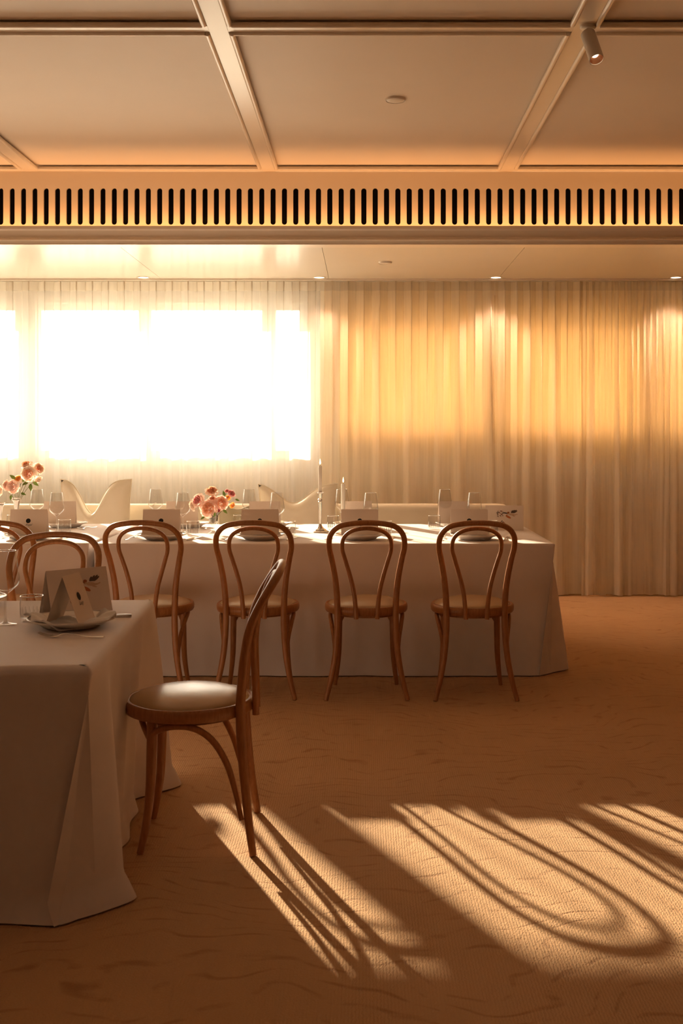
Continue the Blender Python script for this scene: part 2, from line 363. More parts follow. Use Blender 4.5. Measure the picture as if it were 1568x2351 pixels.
# cove moulding: profile in (y, z) extruded along x
prof = [(YP+.0, 2.656), (YP-.055, 2.656), (YP-.090, 2.656), (YP-.090, 2.680), (YP-.10, 2.680), (YP-.10, 2.660), (YP-.088, 2.650), (YP-.080, 2.63), (YP-.074, 2.612), (YP-.076, 2.602), (YP-.088, 2.598), (YP-.090, 2.590), (YP-.078, 2.584), (YP-.074, 2.570), (YP-.076, 2.562), (YP+.04, 2.562), (YP+.04, 2.66)]
b = MB(); b.quadgrid([[(X0, y, z) for y, z in prof], [(X1, y, z) for y, z in prof]]); struct(b.build('trim_3', M['gloss'], autos=25))
# led strip hidden in the cove
b = MB(); b.box(X0+.1, X1-.1, YP-.080, YP-.068, 2.6565, 2.6605); o = b.build('led_strip', M['led'], smooth=False); tag(o, 'warm light strip tucked behind the cove moulding under the slotted vent', 'lamp')
ld = bpy.data.lights.new('cove_light', 'AREA'); ld.shape = 'RECTANGLE'; ld.size = X1-X0-.3; ld.size_y = .01; ld.energy = 13; ld.color = (1,.44,.14)
lo = bpy.data.objects.new('cove_light', ld); COL.objects.link(lo); lo.location = ((X0+X1)/2, YP-.072, 2.664); lo.rotation_euler = (PI, 0, 0)
# ---- lower ceiling over the window bay (three joints), curtain pocket
jx = [X0, -6.9, -5.3, -3.4, -1.63, -.28, 1.08, X1]
b = MB(); b.box(X0, X1, YP+.03, YW, ZL+.02, ZL+.06); LC = struct(b.build('ceiling_low', M['lowceil'], smooth=False))
for i in range(len(jx)-1):
    p = MB(); p.box(jx[i]+.0015, jx[i+1]-.0015, YP+.03, 8.93, ZL, ZL+.02); p.build('panel', M['lowceil'], LC, smooth=False)
b = MB(); b.box(X0, X1, 8.93, 8.96, ZL-.012, ZL+.02); struct(b.build('trim_4', M['gloss'], smooth=False))
b = MB(); b.box(X0, X1, YW-.015, YW, 0, .12); struct(b.build('baseboard_window', M['gloss'], smooth=False))

# ================================================================== CURTAINS
def curtain(x0, x1, y, pitch, amp, label, seed, hem=.012, group=None, tight=0., header=.075, drift=.10, zt=2.572, m='sheer'):
    rnd = random.Random(seed)
    t = thing('sheer_curtain', label, 'curtain', (x0, y, 0))
    L = x1-x0; nf = max(2, round(L/pitch)); per = 14 if tight == 0 else 10; nu = nf*per
    fa = [rnd.uniform(.45, 1.4) for _ in range(nf+2)]; lean = [rnd.uniform(-1, 1) for _ in range(nf+2)]; hz = [rnd.uniform(-.004, .006) for _ in range(nf+2)]
    merge = [rnd.uniform(.1, 1.0)**1.3 for _ in range(nf+2)]
    nz = 26; rows = []
    bumps = []; bxp = .03
    while bxp < L-.02:
        bumps.append((bxp, rnd.uniform(.022, .042)*(.75 if tight else 1), rnd.uniform(.030, .075), rnd.uniform(-1, 1), rnd.uniform(.15, .8)))
        bxp += rnd.choice((.09, .14, .20, .27)) * (.62 if tight else 1)*rnd.uniform(.85, 1.15)
    def pt(i, z):
        q = i/per; k = int(q); fr = q-k; a = fa[k]*(1-fr)+fa[k+1]*fr
        down = 1-(z/zt); d2 = min(1, down*1.25)**.8
        x = L*q/nf
        yy = amp*sin(2*PI*q)*(1-d2*(.80 if not tight else .9))*(1-(1-a)*d2)
        yy += amp*.45*d2*sin(q/1.9+seed) + .008*d2*noise.noise(Vector((x*14, z*1.2, seed)))
        for (bx_, w, hgt, ln, st) in bumps:
            c = bx_+ln*.045*down; g_ = min(1, max(0, (down-.02)/st)); u = (x-c)/(w*(.8+.5*down))
            if abs(u) < 3: yy -= hgt*g_*exp(-u*u*u*u*.9-u*u*.25)*.8
        xx = x + pitch*.16*sin(4*PI*q)*(1-d2)
        yy += .02*d2
        return (min(max(xx, .0), L), yy, z)
    for j in range(nz+1):
        z = hem+(zt-header-hem)*(1-j/nz); 
        rows.append([pt(i, z if j < nz else hem+hz[i//per]) for i in range(nu+1)])
    b = MB(); b.quadgrid(rows); b.build('drape', M[m], t, autos=180)
    hb = MB(); hb.quadgrid([[pt(i, z) for i in range(nu+1)] for z in (zt, zt-header*.5, zt-header)]); hb.build('header', M['header'], t, autos=180)
    hm = MB(); hm.quadgrid([[(p[0], p[1]+.003, p[2]) for p in rows[-1]], [(pt(i, hem+.09)[0], pt(i, hem+.09)[1]+.003, hem+.09) for i in range(nu+1)]]); hm.build('hem', M['header'], t, autos=180)
    return t
YC = 9.08
curtain(-8.1, -4.0, YC, .128, .034, 'white sheer curtain beyond the left edge of the picture', 31)
curtain(-4.0, -.36, YC, .128, .030, 'white sheer curtain glowing in front of the bright window at left', 3)
curtain(-.355, 1.070, YC, .125, .034, 'cream sheer curtain in the middle behind the candles and last chairs', 11, m='drape')
curtain(1.075, 1.79, YC, .110, .032, 'narrow sheer curtain between the middle drape and the tightly pleated one', 5, m='drape')
curtain(1.775, 3.65, YC-.01, .052, .020, 'tightly pleated golden sheer curtain at the far right', 8, tight=1, drift=.25, m='drape')
b = MB(); b.box(X0+.02, X1-.02, YC-.012, YC+.012, ZL-.004, ZL+.012); o = b.build('curtain_track', M['frame'], smooth=False); tag(o, 'slim white track along the low ceiling that carries the sheers', 'curtain rail')

# ================================================================== CEILING FITTINGS
def downlight(x, y, z, label, power, spot=True):
    t = thing('downlight', label, 'light', (x, y, z), 0, 'recessed downlights in the low ceiling')
    a = MB(); a.lathe([(.040,.000),(.040,-.003),(.052,-.004),(.054,0)], 28); a.build('bezel', M['plastic'], t)
    a = MB(); a.lathe([(.0,-.0015),(.040,-.0015)], 28); a.build('lamp', M['bulb'], t)
    l = bpy.data.lights.new('downlight_beam', 'SPOT'); l.energy = power; l.color = LAMP; l.spot_size = math.radians(100); l.spot_blend = .8; l.shadow_soft_size = .04
    lo = bpy.data.objects.new('downlight_beam', l); COL.objects.link(lo); lo.parent = t; lo.location = (0, 0, -.02)
downlight(-1.757, 8.86, ZL, 'faint recessed downlight over the bright window, leftmost of four', 14)
downlight(-.355, 8.86, ZL, 'recessed downlight above the tall candle, second from left', 30)
downlight(1.054, 8.86, ZL, 'bright recessed downlight above the middle drape, third from left', 38)
downlight(2.49, 8.86, ZL, 'recessed downlight at the right edge of the low ceiling', 40)
def disc(name, x, y, z, r, label, cat):
    a = MB(); a.lathe([(0,-.012),(r*.55,-.012),(r*.9,-.009),(r,-.004),(r,0)], 36, c=(0,0,0)); o = a.build(name, M['plastic'], None)
    o.location = (x, y, z); tag(o, label, cat)
    c = MB(); c.lathe([(r*.93,-.0095),(r*.97,-.011),(r*1.03,-.004),(r*1.03,0)], 36); c.build('rim', M['gloss'], o)
disc('ceiling_sensor', .167, 5.83, ZC, .052, 'round white disc set in the middle coffer of the main ceiling', 'sensor')
disc('speaker_disc', .156, 8.08, ZL, .048, 'small flat round disc in the low ceiling over the middle curtain', 'sensor')
# cylinder spotlight at the crossing of two beams
def spotlight(x, y, label, power, aim, group=None):
    t = thing('ceiling_spotlight', label, 'light', (x, y, ZC-.022), 0, group)
    a = MB(); a.lathe([(0,-.012),(.03,-.012),(.034,-.009),(.034,0)], 28); a.build('canopy', M['plastic'], t)
    a = MB(); a.tube([(0,0,-.008),(0,0,-.045)], .008, 12); a.build('stem', M['plastic'], t)
    ax = Vector(aim).normalized(); T = Matrix.Translation((0,0,-.035)) @ ax.to_track_quat('Z', 'Y').to_matrix().to_4x4()
    a = MB(); a.lathe([(0,-.006),(.026,-.006),(.031,0),(.031,.155),(.0285,.155),(.0285,.115)], 36, T=T); a.build('barrel', M['plastic'], t)
    a = MB(); a.lathe([(0,.128),(.014,.128)], 28, T=T); a.build('lamp', M['bulb'], t)
    a = MB(); a.lathe([(.0140,.1281),(.022,.138),(.0284,.150)], 28, T=T); a.build('reflector', M['copper'], t)
    l = bpy.data.lights.new('spot_beam', 'SPOT'); l.energy = power; l.color = LAMP; l.spot_size = math.radians(150); l.spot_blend = 1; l.shadow_soft_size = .04
    lo = bpy.data.objects.new('spot_beam', l); COL.objects.link(lo); lo.parent = t; lo.location = Vector((0,0,-.035))+ax*.17; lo.rotation_euler = ax.to_track_quat('-Z', 'Y').to_euler()
    return t
M['copper'] = mat('copper_reflector', (.75,.42,.24), .35, metal=1, nodes=paint_nodes((.72,.40,.22), (.78,.45,.27)))
spotlight(.955, 4.73, 'white cylinder spotlight hanging at the beam crossing top right', 5, (.10, -.34, -.62))
for x, y, lab in ((-2.193, 2.24, 'added white fill spotlight over the near table, above the top of the picture'), (.941, 2.24, 'added white fill spotlight overhead right of the photographer'),
                (-.626, -.29, 'added white fill spotlight behind the photographer, left one'), (2.508, -.29, 'added white fill spotlight behind the photographer, right one')):
    spotlight(x, y, lab, FILL_W*2, (.02, .25, -.7))  # unseen spotlights added as ambient fill for the room

# ================================================================== CHAIRS
def make_chair(label):
    t = thing('bentwood_chair', label, 'chair', (0,0,0), 0, None)
    half = [(.145,.172,.45,.0158), (.149,.178,.53,.0155), (.158,.186,.61,.0150), (.174,.202,.70,.0145), (.186,.228,.765,.0140), (.178,.262,.825,.0138), (.138,.290,.868,.0136), (.07,.300,.884,.0135), (0,.303,.888,.0135)]
    full = half + [(-x, y, z, r) for x, y, z, r in half[-2::-1]]
    c = crom(full, 5); b = MB(); b.tube([p[:3] for p in c], [p[3] for p in c], 12); b.build('back_hoop', M['wood'], t)
    h2 = [(.052,.218,.405,.0115), (.054,.217,.45,.0112), (.066,.214,.55,.011), (.086,.212,.63,.0108), (.107,.220,.70,.0105), (.121,.234,.755,.0103), (.113,.254,.81,.0102), (.072,.274,.846,.0102), (0,.281,.859,.0102)]
    full = h2 + [(-x, y, z, r) for x, y, z, r in h2[-2::-1]]
    c = crom(full, 5); b = MB(); b.tube([p[:3] for p in c], [p[3] for p in c], 12); b.build('inner_loop', M['wood'], t)
    b = MB(); b.lathe([(.192,.418),(.207,.416),(.212,.424),(.213,.438),(.211,.451),(.206,.456),(.198,.456),(.192,.452)], 56, closed=True); b.build('seat_ring', M['wood'], t)
    b = MB(); b.lathe([(0,.487),(.05,.4865),(.10,.483),(.145,.475),(.177,.465),(.193,.4575),(.197,.450),(.193,.440),(0,.440)], 56); b.build('seat_cushion', M['leather'], t, autos=70)
    b = MB(); b.lathe([(.150,.400),(.166,.400),(.166,.418),(.150,.418)], 48, closed=True); b.build('under_ring', M['wood'], t)
    for s in (1, -1):
        c = crom([(s*.145,.172,.452,.0158), (s*.146,.176,.35,.0160), (s*.156,.186,.22,.0150), (s*.178,.200,.10,.0135), (s*.203,.215,.002,.0118)], 5)
        b = MB(); b.tube([p[:3] for p in c], [p[3] for p in c], 12); b.build('leg', M['wood'], t)
        c = crom([(s*.138,-.105,.425,.0165), (s*.140,-.107,.32,.0160), (s*.143,-.112,.18,.0145), (s*.152,-.124,.08,.0125), (s*.163,-.140,.002,.0108)], 5)
        b = MB(); b.tube([p[:3] for p in c], [p[3] for p in c], 12); b.build('leg', M['wood'], t)
        c = crom([(s*.177,.178,.105,.008), (s*.160,.155,.20,.0095), (s*.163,.128,.285,.0105), (s*.176,.085,.358,.011), (s*.184,.030,.397,.011), (s*.176,-.035,.402,.011), (s*.158,-.085,.385,.010), (s*.143,-.108,.365,.009)], 5)
        b = MB(); b.tube([p[:3] for p in c], [p[3] for p in c], 10); b.build('side_brace', M['wood'], t)
    c = crom([(-.130,-.113,.345,.008), (-.105,-.135,.385,.0095), (-.05,-.150,.403,.010), (.05,-.150,.403,.010), (.105,-.135,.385,.0095), (.130,-.113,.345,.008)], 5)
    b = MB(); b.tube([p[:3] for p in c], [p[3] for p in c], 10); b.build('front_brace', M['wood'], t)
    return t
near = make_chair('bentwood chair in the foreground turned side-on at the near table, sunlit round seat')
near.location = (-.572, 3.655, 0); near.rotation_euler = (0, 0, -PI/2+.06)
G = 'bentwood chairs along the far tables'
YR = 5.51+.215
for px, lab, dy, dr in ((-17, 'bentwood chair at the far table, cut by the left picture edge', 0, 0), (325, 'bentwood chair second from left at the far table, left of the roses in glass', 0, -.01),
               (580, 'bentwood chair at the far table partly covered by the foreground chair back', -.0, .0), (841, 'bentwood chair right of the tall candle', -.01, .01),
               (1097, 'rightmost bentwood chair, at the free end of the far table', -.02, .0)):
    clone(near, ((px-835)*(5.44+dy)/2550, YR+dy, 0), PI+dr, lab, G)
bpy.context.view_layer.update()
clone(near, (-1.302, 4.47, 0), .04, 'bentwood chair on the far side of the near table, only its back loops showing', None)

# ================================================================== TABLECLOTHS
def tablecloth(name, label, cx, cy, L, Wd, H, yaw, seed, flare, foldamp, puddle=0, hem=.006, base=.01, skew=None, group=None, rtop=.01):
    rnd = random.Random(seed); hl, hw = L/2, Wd/2; r = .012
    cors = [(hl-r, -hw+r, -PI/2), (hl-r, hw-r, 0), (-hl+r, hw-r, PI/2), (-hl+r, -hw+r, PI)]
    pts = []; s = 0
    for i, (x, y, a0) in enumerate(cors):
        for k in range(13):
            a = a0+PI/2*k/12; pts.append((x, y, cos(a), sin(a), s)); s += r*PI/2/12
        nx, ny, _ = cors[(i+1) % 4]; a = a0+PI/2
        dist = math.hypot(nx-x, ny-y); m = int(dist/.018)
        for k in range(1, m):
            f = k/m; g_ = f
            pts.append((x+(nx-x)*g_, y+(ny-y)*g_, cos(a), sin(a), s+dist*f))
        s += dist
    per = s
    cs = []; acc = 0
    for i, (x, y, a0) in enumerate(cors):
        cs.append(acc + r*PI/4); nx, ny, _ = cors[(i+1) % 4]; acc += r*PI/2+math.hypot(nx-x, ny-y)
    ph = [rnd.uniform(0, 6.28) for _ in range(6)]
    def off(s, t):
        o = base*t; u = 2*PI*s/per
        fo = 0
        for k, kk in enumerate((11, 17, 27, 41)): fo += sin(kk*u+ph[k])/(1+k*.5)
        o += foldamp*(t**.8)*fo*.5
        for i, c in enumerate(cs):
            sh = .20 if i == 0 else 0.
            ds0 = (s-c+per/2) % per - per/2; ds = (s-c-sh+per/2) % per - per/2; fl = flare[i]
            if i == 0:
                o += fl*(t**.9)*exp(-(ds/.075)**2) - .085*t*exp(-(ds0/.06)**2) - fl*.25*t*exp(-((ds-.2)/.06)**2); continue
            o += fl*(t**.9)*exp(-(ds/.085)**2) - fl*.32*t*exp(-((abs(ds)-.19)/.06)**2)
            o += fl*.16*t*exp(-((abs(ds)-.33)/.07)**2)
        return o
    rows = []
    for ins in (.30, .6, .85, .97): rows.append([(p[0]*ins, p[1]*ins, H) for p in pts])
    for a in (0, 30, 60, 90):
        aa = math.radians(a); rows.append([(p[0]+p[2]*(r-rtop+rtop*sin(aa)), p[1]+p[3]*(r-rtop+rtop*sin(aa)), H-rtop*(1-cos(aa))) for p in pts])
    nz = 26
    for j in range(1, nz+1):
        t = j/nz; row = []
        for p in pts:
            o = off(p[4], t); z = H-rtop-(H-rtop-hem)*t
            if puddle:
                nn = noise.noise(Vector((p[4]*4.0, seed, 0)))*.5+.5
                q = max(0, (t-.90)/.10)
                o += puddle*q*q*(nn*1.6-.3) ; z += .035*sin(q*PI)*nn
            row.append((p[0]+p[2]*(r+o), p[1]+p[3]*(r+o), max(z, .004)))
        rows.append(row)
    b = MB(); b.quadgrid(rows, cv=True); b.f.append(tuple(range(len(pts)))); b.m.append(0)
    o = b.build(name, M['cloth'], autos=60)
    o.location = (cx, cy, 0); o.rotation_euler = (0, 0, yaw); tag(o, label, 'tablecloth', group)
    return o
TZ, NZ = .727, .70
tablecloth('tablecloth', 'white tablecloth on the long far table, falling to the carpet behind four chairs', (-1.468+1.04)/2, 6.695, 2.508, 1.33, TZ, 0, 4, (.12,.10,.0,.0), .010, base=-.012)
tablecloth('tablecloth', 'white tablecloth on the far table at left, next to the bright window', -2.765, 6.70, 2.54, 1.33, TZ+.001, 0, 9, (.0,.0,.03,.03), .010, base=-.012)
yawn = math.radians(-3.5+6.5)
nl, nw = 2.2, 1.22
cxn = -.752-nl/2; cyn = 3.53-.03
tablecloth('tablecloth', 'white tablecloth on the near table, pooling on the carpet at lower left', cxn, cyn, nl, nw, NZ, yawn, 21, (.10,.12,.05,.05), .016, puddle=.055, base=-.045, rtop=.022)
# tables hidden under the cloths
def table(label, cx, cy, L, Wd, H, yaw):
    t = thing('dining_table', label, 'table', (cx, cy, 0), yaw)
    b = MB(); b.box(-L/2+.012, L/2-.012, -Wd/2+.012, Wd/2-.012, H-.035, H-.004); b.build('tabletop', M['wood'], t, smooth=False)
    for sx in (-1, 1):
        for sy in (-1, 1):
            b = MB(); b.box(sx*(L/2-.14)-.025, sx*(L/2-.14)+.025, sy*(Wd/2-.14)-.025, sy*(Wd/2-.14)+.025, 0, H-.035); b.build('leg', M['wood'], t, smooth=False)
table('long rectangular dining table hidden under the far white cloth', (-1.468+1.04)/2, 6.695, 2.508, 1.33, TZ, 0)
table('rectangular dining table hidden under the white cloth at far left', -2.765, 6.70, 2.54, 1.33, TZ, 0)
table('rectangular dining table hidden under the near white cloth', cxn, cyn, nl, nw, NZ, yawn)

# ================================================================== BANQUETTE + CUSHIONS
bq = thing('banquette', 'long low cream banquette behind the far tables, rounded at its right end', 'sofa', (0, 0, 0))
def rbar(name, x0, x1, y0, y1, z0, z1, rr, m):
    b = MB(); n = 8; rows = []
    sec = []
    for (cy, cz, a0) in ((y1-rr, z1-rr, 0), (y0+rr, z1-rr, PI/2), (y0+rr, z0+rr, PI), (y1-rr, z0+rr, 1.5*PI)):
        for k in range(n+1): a = a0+PI/2*k/n; sec.append((cy+rr*cos(a), cz+rr*sin(a)))
    cyy, czz = (y0+y1)/2, (z0+z1)/2
    for (x, f) in ((x0, 0), (x0, .7), (x0+rr*.35, .93), (x0+rr, 1), (x1-rr*2.2, 1), (x1-rr*1.1, .97), (x1-rr*.35, .85), (x1, .6), (x1, 0)):
        rows.append([(x, cyy+(y-cyy)*f, z0+(z-z0)*f if 0 else czz+(z-czz)*f) for y, z in sec])
    b.quadgrid(rows, cv=True); return b.build(name, m, bq, autos=50)
rbar('backrest', -4.2, 1.10, 8.16, 8.34, .40, .806, .05, M['cream'])
rbar('seat', -4.2, 1.10, 7.66, 8.18, .27, .44, .04, M['cream'])
b = MB(); b.box(-4.2, 1.04, 7.74, 8.32, .0, .30); b.build('plinth', M['cream'], bq, smooth=False)
for x in (-2.9, -1.55, -.2):
    b = MB(); b.tube([(x, 8.157, .45), (x, 8.157, .75), (x, 8.175, .80), (x, 8.21, .809), (x, 8.29, .809)], .0035, 6); b.build('seam', M['piping'], bq)
def cushion(name, label, loc, w, h, T, rot, m, dent, seed, group=None):
    t = thing(name, label, 'cushion', loc, rot, group)
    n = 22; f = []; k = []; rimp = []
    def P(u, v, side):
        th = T*max(0, (1-u**4))**.6*max(0, (1-v**4))**.6
        x = u*w*(1-.10*(1-u*u)*0-.07*(1-v*v)*abs(u)); z = v*h*(1-.05*(1-u*u))
        g_ = dent[0]*exp(-((u-dent[1])/dent[2])**2)*max(0, (v+1)/2)**1.6
        z -= g_; th *= 1+.35*g_/max(.01, dent[0])*(1-v*v*.5)
        th += .006*sin(9*u+4*v+seed)*(1-u*u)*(1-v*v)
        th += .010*exp(-((u-dent[1])*3-(1-v)*1.5)**2*4)*(1-u**2)*(1-v**2)
        return (x, side*th, z+h)
    b = MB()
    for side in (-1, 1): b.quadgrid([[P(-1+2*i/n, -1+2*j/n, side) for j in range(n+1)] for i in range(n+1)])
    o = b.build('cover', m, t, autos=180)
    edge = [P(-1+2*i/n, -1, 1) for i in range(n)] + [P(1, -1+2*i/n, 1) for i in range(n)] + [P(1-2*i/n, 1, 1) for i in range(n)] + [P(-1, 1-2*i/n, 1) for i in range(n)]
    c = MB(); c.tube(edge, .005, 6, closed=True); c.build('piping', M['piping'], o)
    return t
cushion('throw_cushion', 'cream throw cushion with a karate-chopped top in front of the bright window', ((221-835)*7.98/2550, 7.98, .46), .255, .27, .075, .0, M['cream'], (.235, -.12, .38), 1, 'chopped cream cushions on the banquette')
cushion('throw_cushion', 'cream throw cushion with sagging top between the roses and the tall candle', ((684-835)*7.98/2550, 7.98, .46), .285, .255, .075, .0, M['cream'], (.13, -.12, .5), 5, 'chopped cream cushions on the banquette')
cushion('throw_cushion', 'olive throw cushion lying low behind the roses in the glass', ((548-835)*7.90/2550, 7.84, .45), .14, .19, .06, .25, M['olive'], (.03, .0, .5), 3)

# ================================================================== TABLEWARE
def P_(px, d, z=None):            # x from photo column at distance d
    return (px-835)*d/2550
plate0 = None
def make_plate(label, loc, group):
    global plate0
    if plate0: return clone(plate0, loc, 0, label, group)
    t = thing('dinner_plate', label, 'plate', loc, 0, group)
    b = MB(); b.lathe([(0,.004),(.07,.004),(.088,.010),(.100,.020),(.135,.030),(.140,.032),(.1405,.030),(.138,.027),(.104,.015),(.090,.004),(.075,.0),(0,.0)], 56); b.build('dish', M['porcelain'], t, autos=60)
    b = MB(); b.tube([(.138*cos(2*PI*k/48), .138*sin(2*PI*k/48), .0318) for k in range(48)], .0018, 6, closed=True); b.build('rim', M['porcelain'], t)
    plate0 = t; return t
def make_napkin(label, loc, rz, seed, w=.085, hh=.018, group=None):
    b = MB(); n = 22; top = []; rnd = random.Random(seed); a, c = rnd.uniform(0, 6), rnd.uniform(0, 6)
    def Z(u, v):
        return hh*(.35+.3*sin(3.1*u+a)*cos(2.2*v+c)+.22*sin(6*u-4*v+a)+.13*sin(9*v+5*u+c)) + max(0, (abs(u)-.55))*.03*hh/.018
    top = [[(w*u*(1+.08*sin(4*v+a)), w*.8*v*(1+.08*sin(4*u+c)), .006+max(.003, Z(u, v))) for v in [-1+2*j/n for j in range(n+1)]] for u in [-1+2*i/n for i in range(n+1)]]
    bot = [[(x, y, max(.0045, z-.004)) for x, y, z in r] for r in top]
    b.quadgrid(top); b.quadgrid(bot)
    b.quadgrid([top[0], bot[0]]); b.quadgrid([top[-1], bot[-1]]); b.quadgrid([[r[0] for r in top], [r[0] for r in bot]]); b.quadgrid([[r[-1] for r in top], [r[-1] for r in bot]])
    o = b.build('napkin', M['napkin'], autos=60); o.location = loc; o.rotation_euler = (0, 0, rz); return tag(o, label, 'napkin', group)
def make_wine(label, loc, group):
    t = thing('wine_glass', label, 'wine glass', loc, 0, group)
    b = MB(); b.lathe([(.033,.240),(.0345,.237),(.044,.165),(.0460,.150),(.0450,.138),(.040,.128),(.024,.113),(.011,.103),(.005,.098)], 40)
    b.lathe([(.0322,.240),(.0433,.165),(.0452,.150),(.0442,.139),(.0392,.130),(.022,.115),(.0,.108)], 40); b.build('bowl', M['glass'], t, autos=180)
    b = MB(); b.tube([(.033*cos(2*PI*k/40), .033*sin(2*PI*k/40), .240) for k in range(40)], .0008, 6, closed=True); b.build('rim', M['rimglass'], t)
    b = MB(); b.lathe([(.005,.099),(.0062,.095),(.0042,.085),(.0036,.05),(.004,.02),(.008,.008),(.020,.004),(.036,.002),(.037,.0008),(.0,.0008)], 32); b.build('stem_and_foot', M['glass2'], t, autos=180)
    return t
def make_tumbler(label, loc, group, votive=False):
    t = thing('water_tumbler', label, 'glass', loc, 0, group)
    b = MB(); b.lathe([(.0365,.085),(.0385,.06),(.0385,.03),(.034,.006),(.030,.0),(0,.0)], 36); b.lathe([(.0357,.085),(.0375,.06),(.0375,.03),(.033,.013),(.0,.011)], 36); b.build('wall', M['glass'], t, autos=180)
    b = MB(); b.tube([(.0362*cos(2*PI*k/40), .0362*sin(2*PI*k/40), .085) for k in range(40)], .0012, 6, closed=True); b.build('rim', M['rimglass'], t)
    b = MB()
    for k in range(18):
        a = 2*PI*k/18; b.tube([(.0372*cos(a), .0372*sin(a), .012), (.0372*cos(a), .0372*sin(a), .045)], .0012, 5)
    o = b.build('flutes', M['glass2'], t); o['kind'] = 'stuff'
    return t
M['glass2'] = glass('stem_glass', (.96,.95,.93), .10, .85, .04)
M['rimglass'] = mat('bright_glass_rim', (.85,.83,.80), .08, spec=1, metal=.6, nodes=paint_nodes((.84,.82,.79), (.87,.85,.82)))
def make_fork(label, loc, rz, group, tilt=0):
    t = thing('dinner_fork', label, 'fork', loc, rz, group)
    # handle lies along -y, tines along +y
    b = MB(); pr = [(-.100,.0045,.004),(-.09,.006,.0035),(-.05,.004,.004),(-.01,.0028,.010),(.025,.0032,.011),(.040,.008,.006),(.052,.0105,.004),(.062,.0115,.005)]
    c = crom([(0, y, z, w) for y, w, z in pr], 4)
    rows = [[(-p[3], p[1], p[2]), (-p[3]*.5, p[1], p[2]+.0012), (p[3]*.5, p[1], p[2]+.0012), (p[3], p[1], p[2]), (0, p[1], p[2]-.001)] for p in c]
    b.quadgrid(rows, cv=True); b.build('handle', M['steel'], t)
    for k in range(4):
        x = -.0095+k*.00633; b = MB(); b.tube([(x,.060,.005),(x,.075,.006),(x,.090,.010),(x,.102,.015)], [.0019,.0017,.0014,.0008], 6); b.build('tine', M['steel'], t)
    return t
def make_knife(label, loc, rz, group):
    t = thing('dinner_knife', label, 'knife', loc, rz, group)
    c = crom([(0,-.115,.0045,.005),(0,-.10,.0045,.0062),(0,-.05,.0045,.0055),(0,0,.0045,.0045)], 4)
    b = MB(); b.tube([p[:3] for p in c], [p[3] for p in c], 10, flat=.6); b.build('handle', M['steel'], t)
    b = MB(); b.quadgrid([[(-.0045,0,.003),(0,0,.0055),(.006,0,.003)], [(-.006,.05,.003),(0,.05,.005),(.008,.05,.003)], [(-.004,.10,.003),(0,.10,.0045),(.006,.095,.003)], [(.001,.12,.003),(.001,.12,.0035),(.003,.118,.003)]]); b.quadgrid([[(-.0045,0,.003),(.006,0,.003)],[(-.006,.05,.003),(.008,.05,.003)],[(-.004,.10,.003),(.006,.095,.003)],[(.001,.12,.003),(.003,.118,.003)]]); b.build('blade', M['steel'], t)
    return t
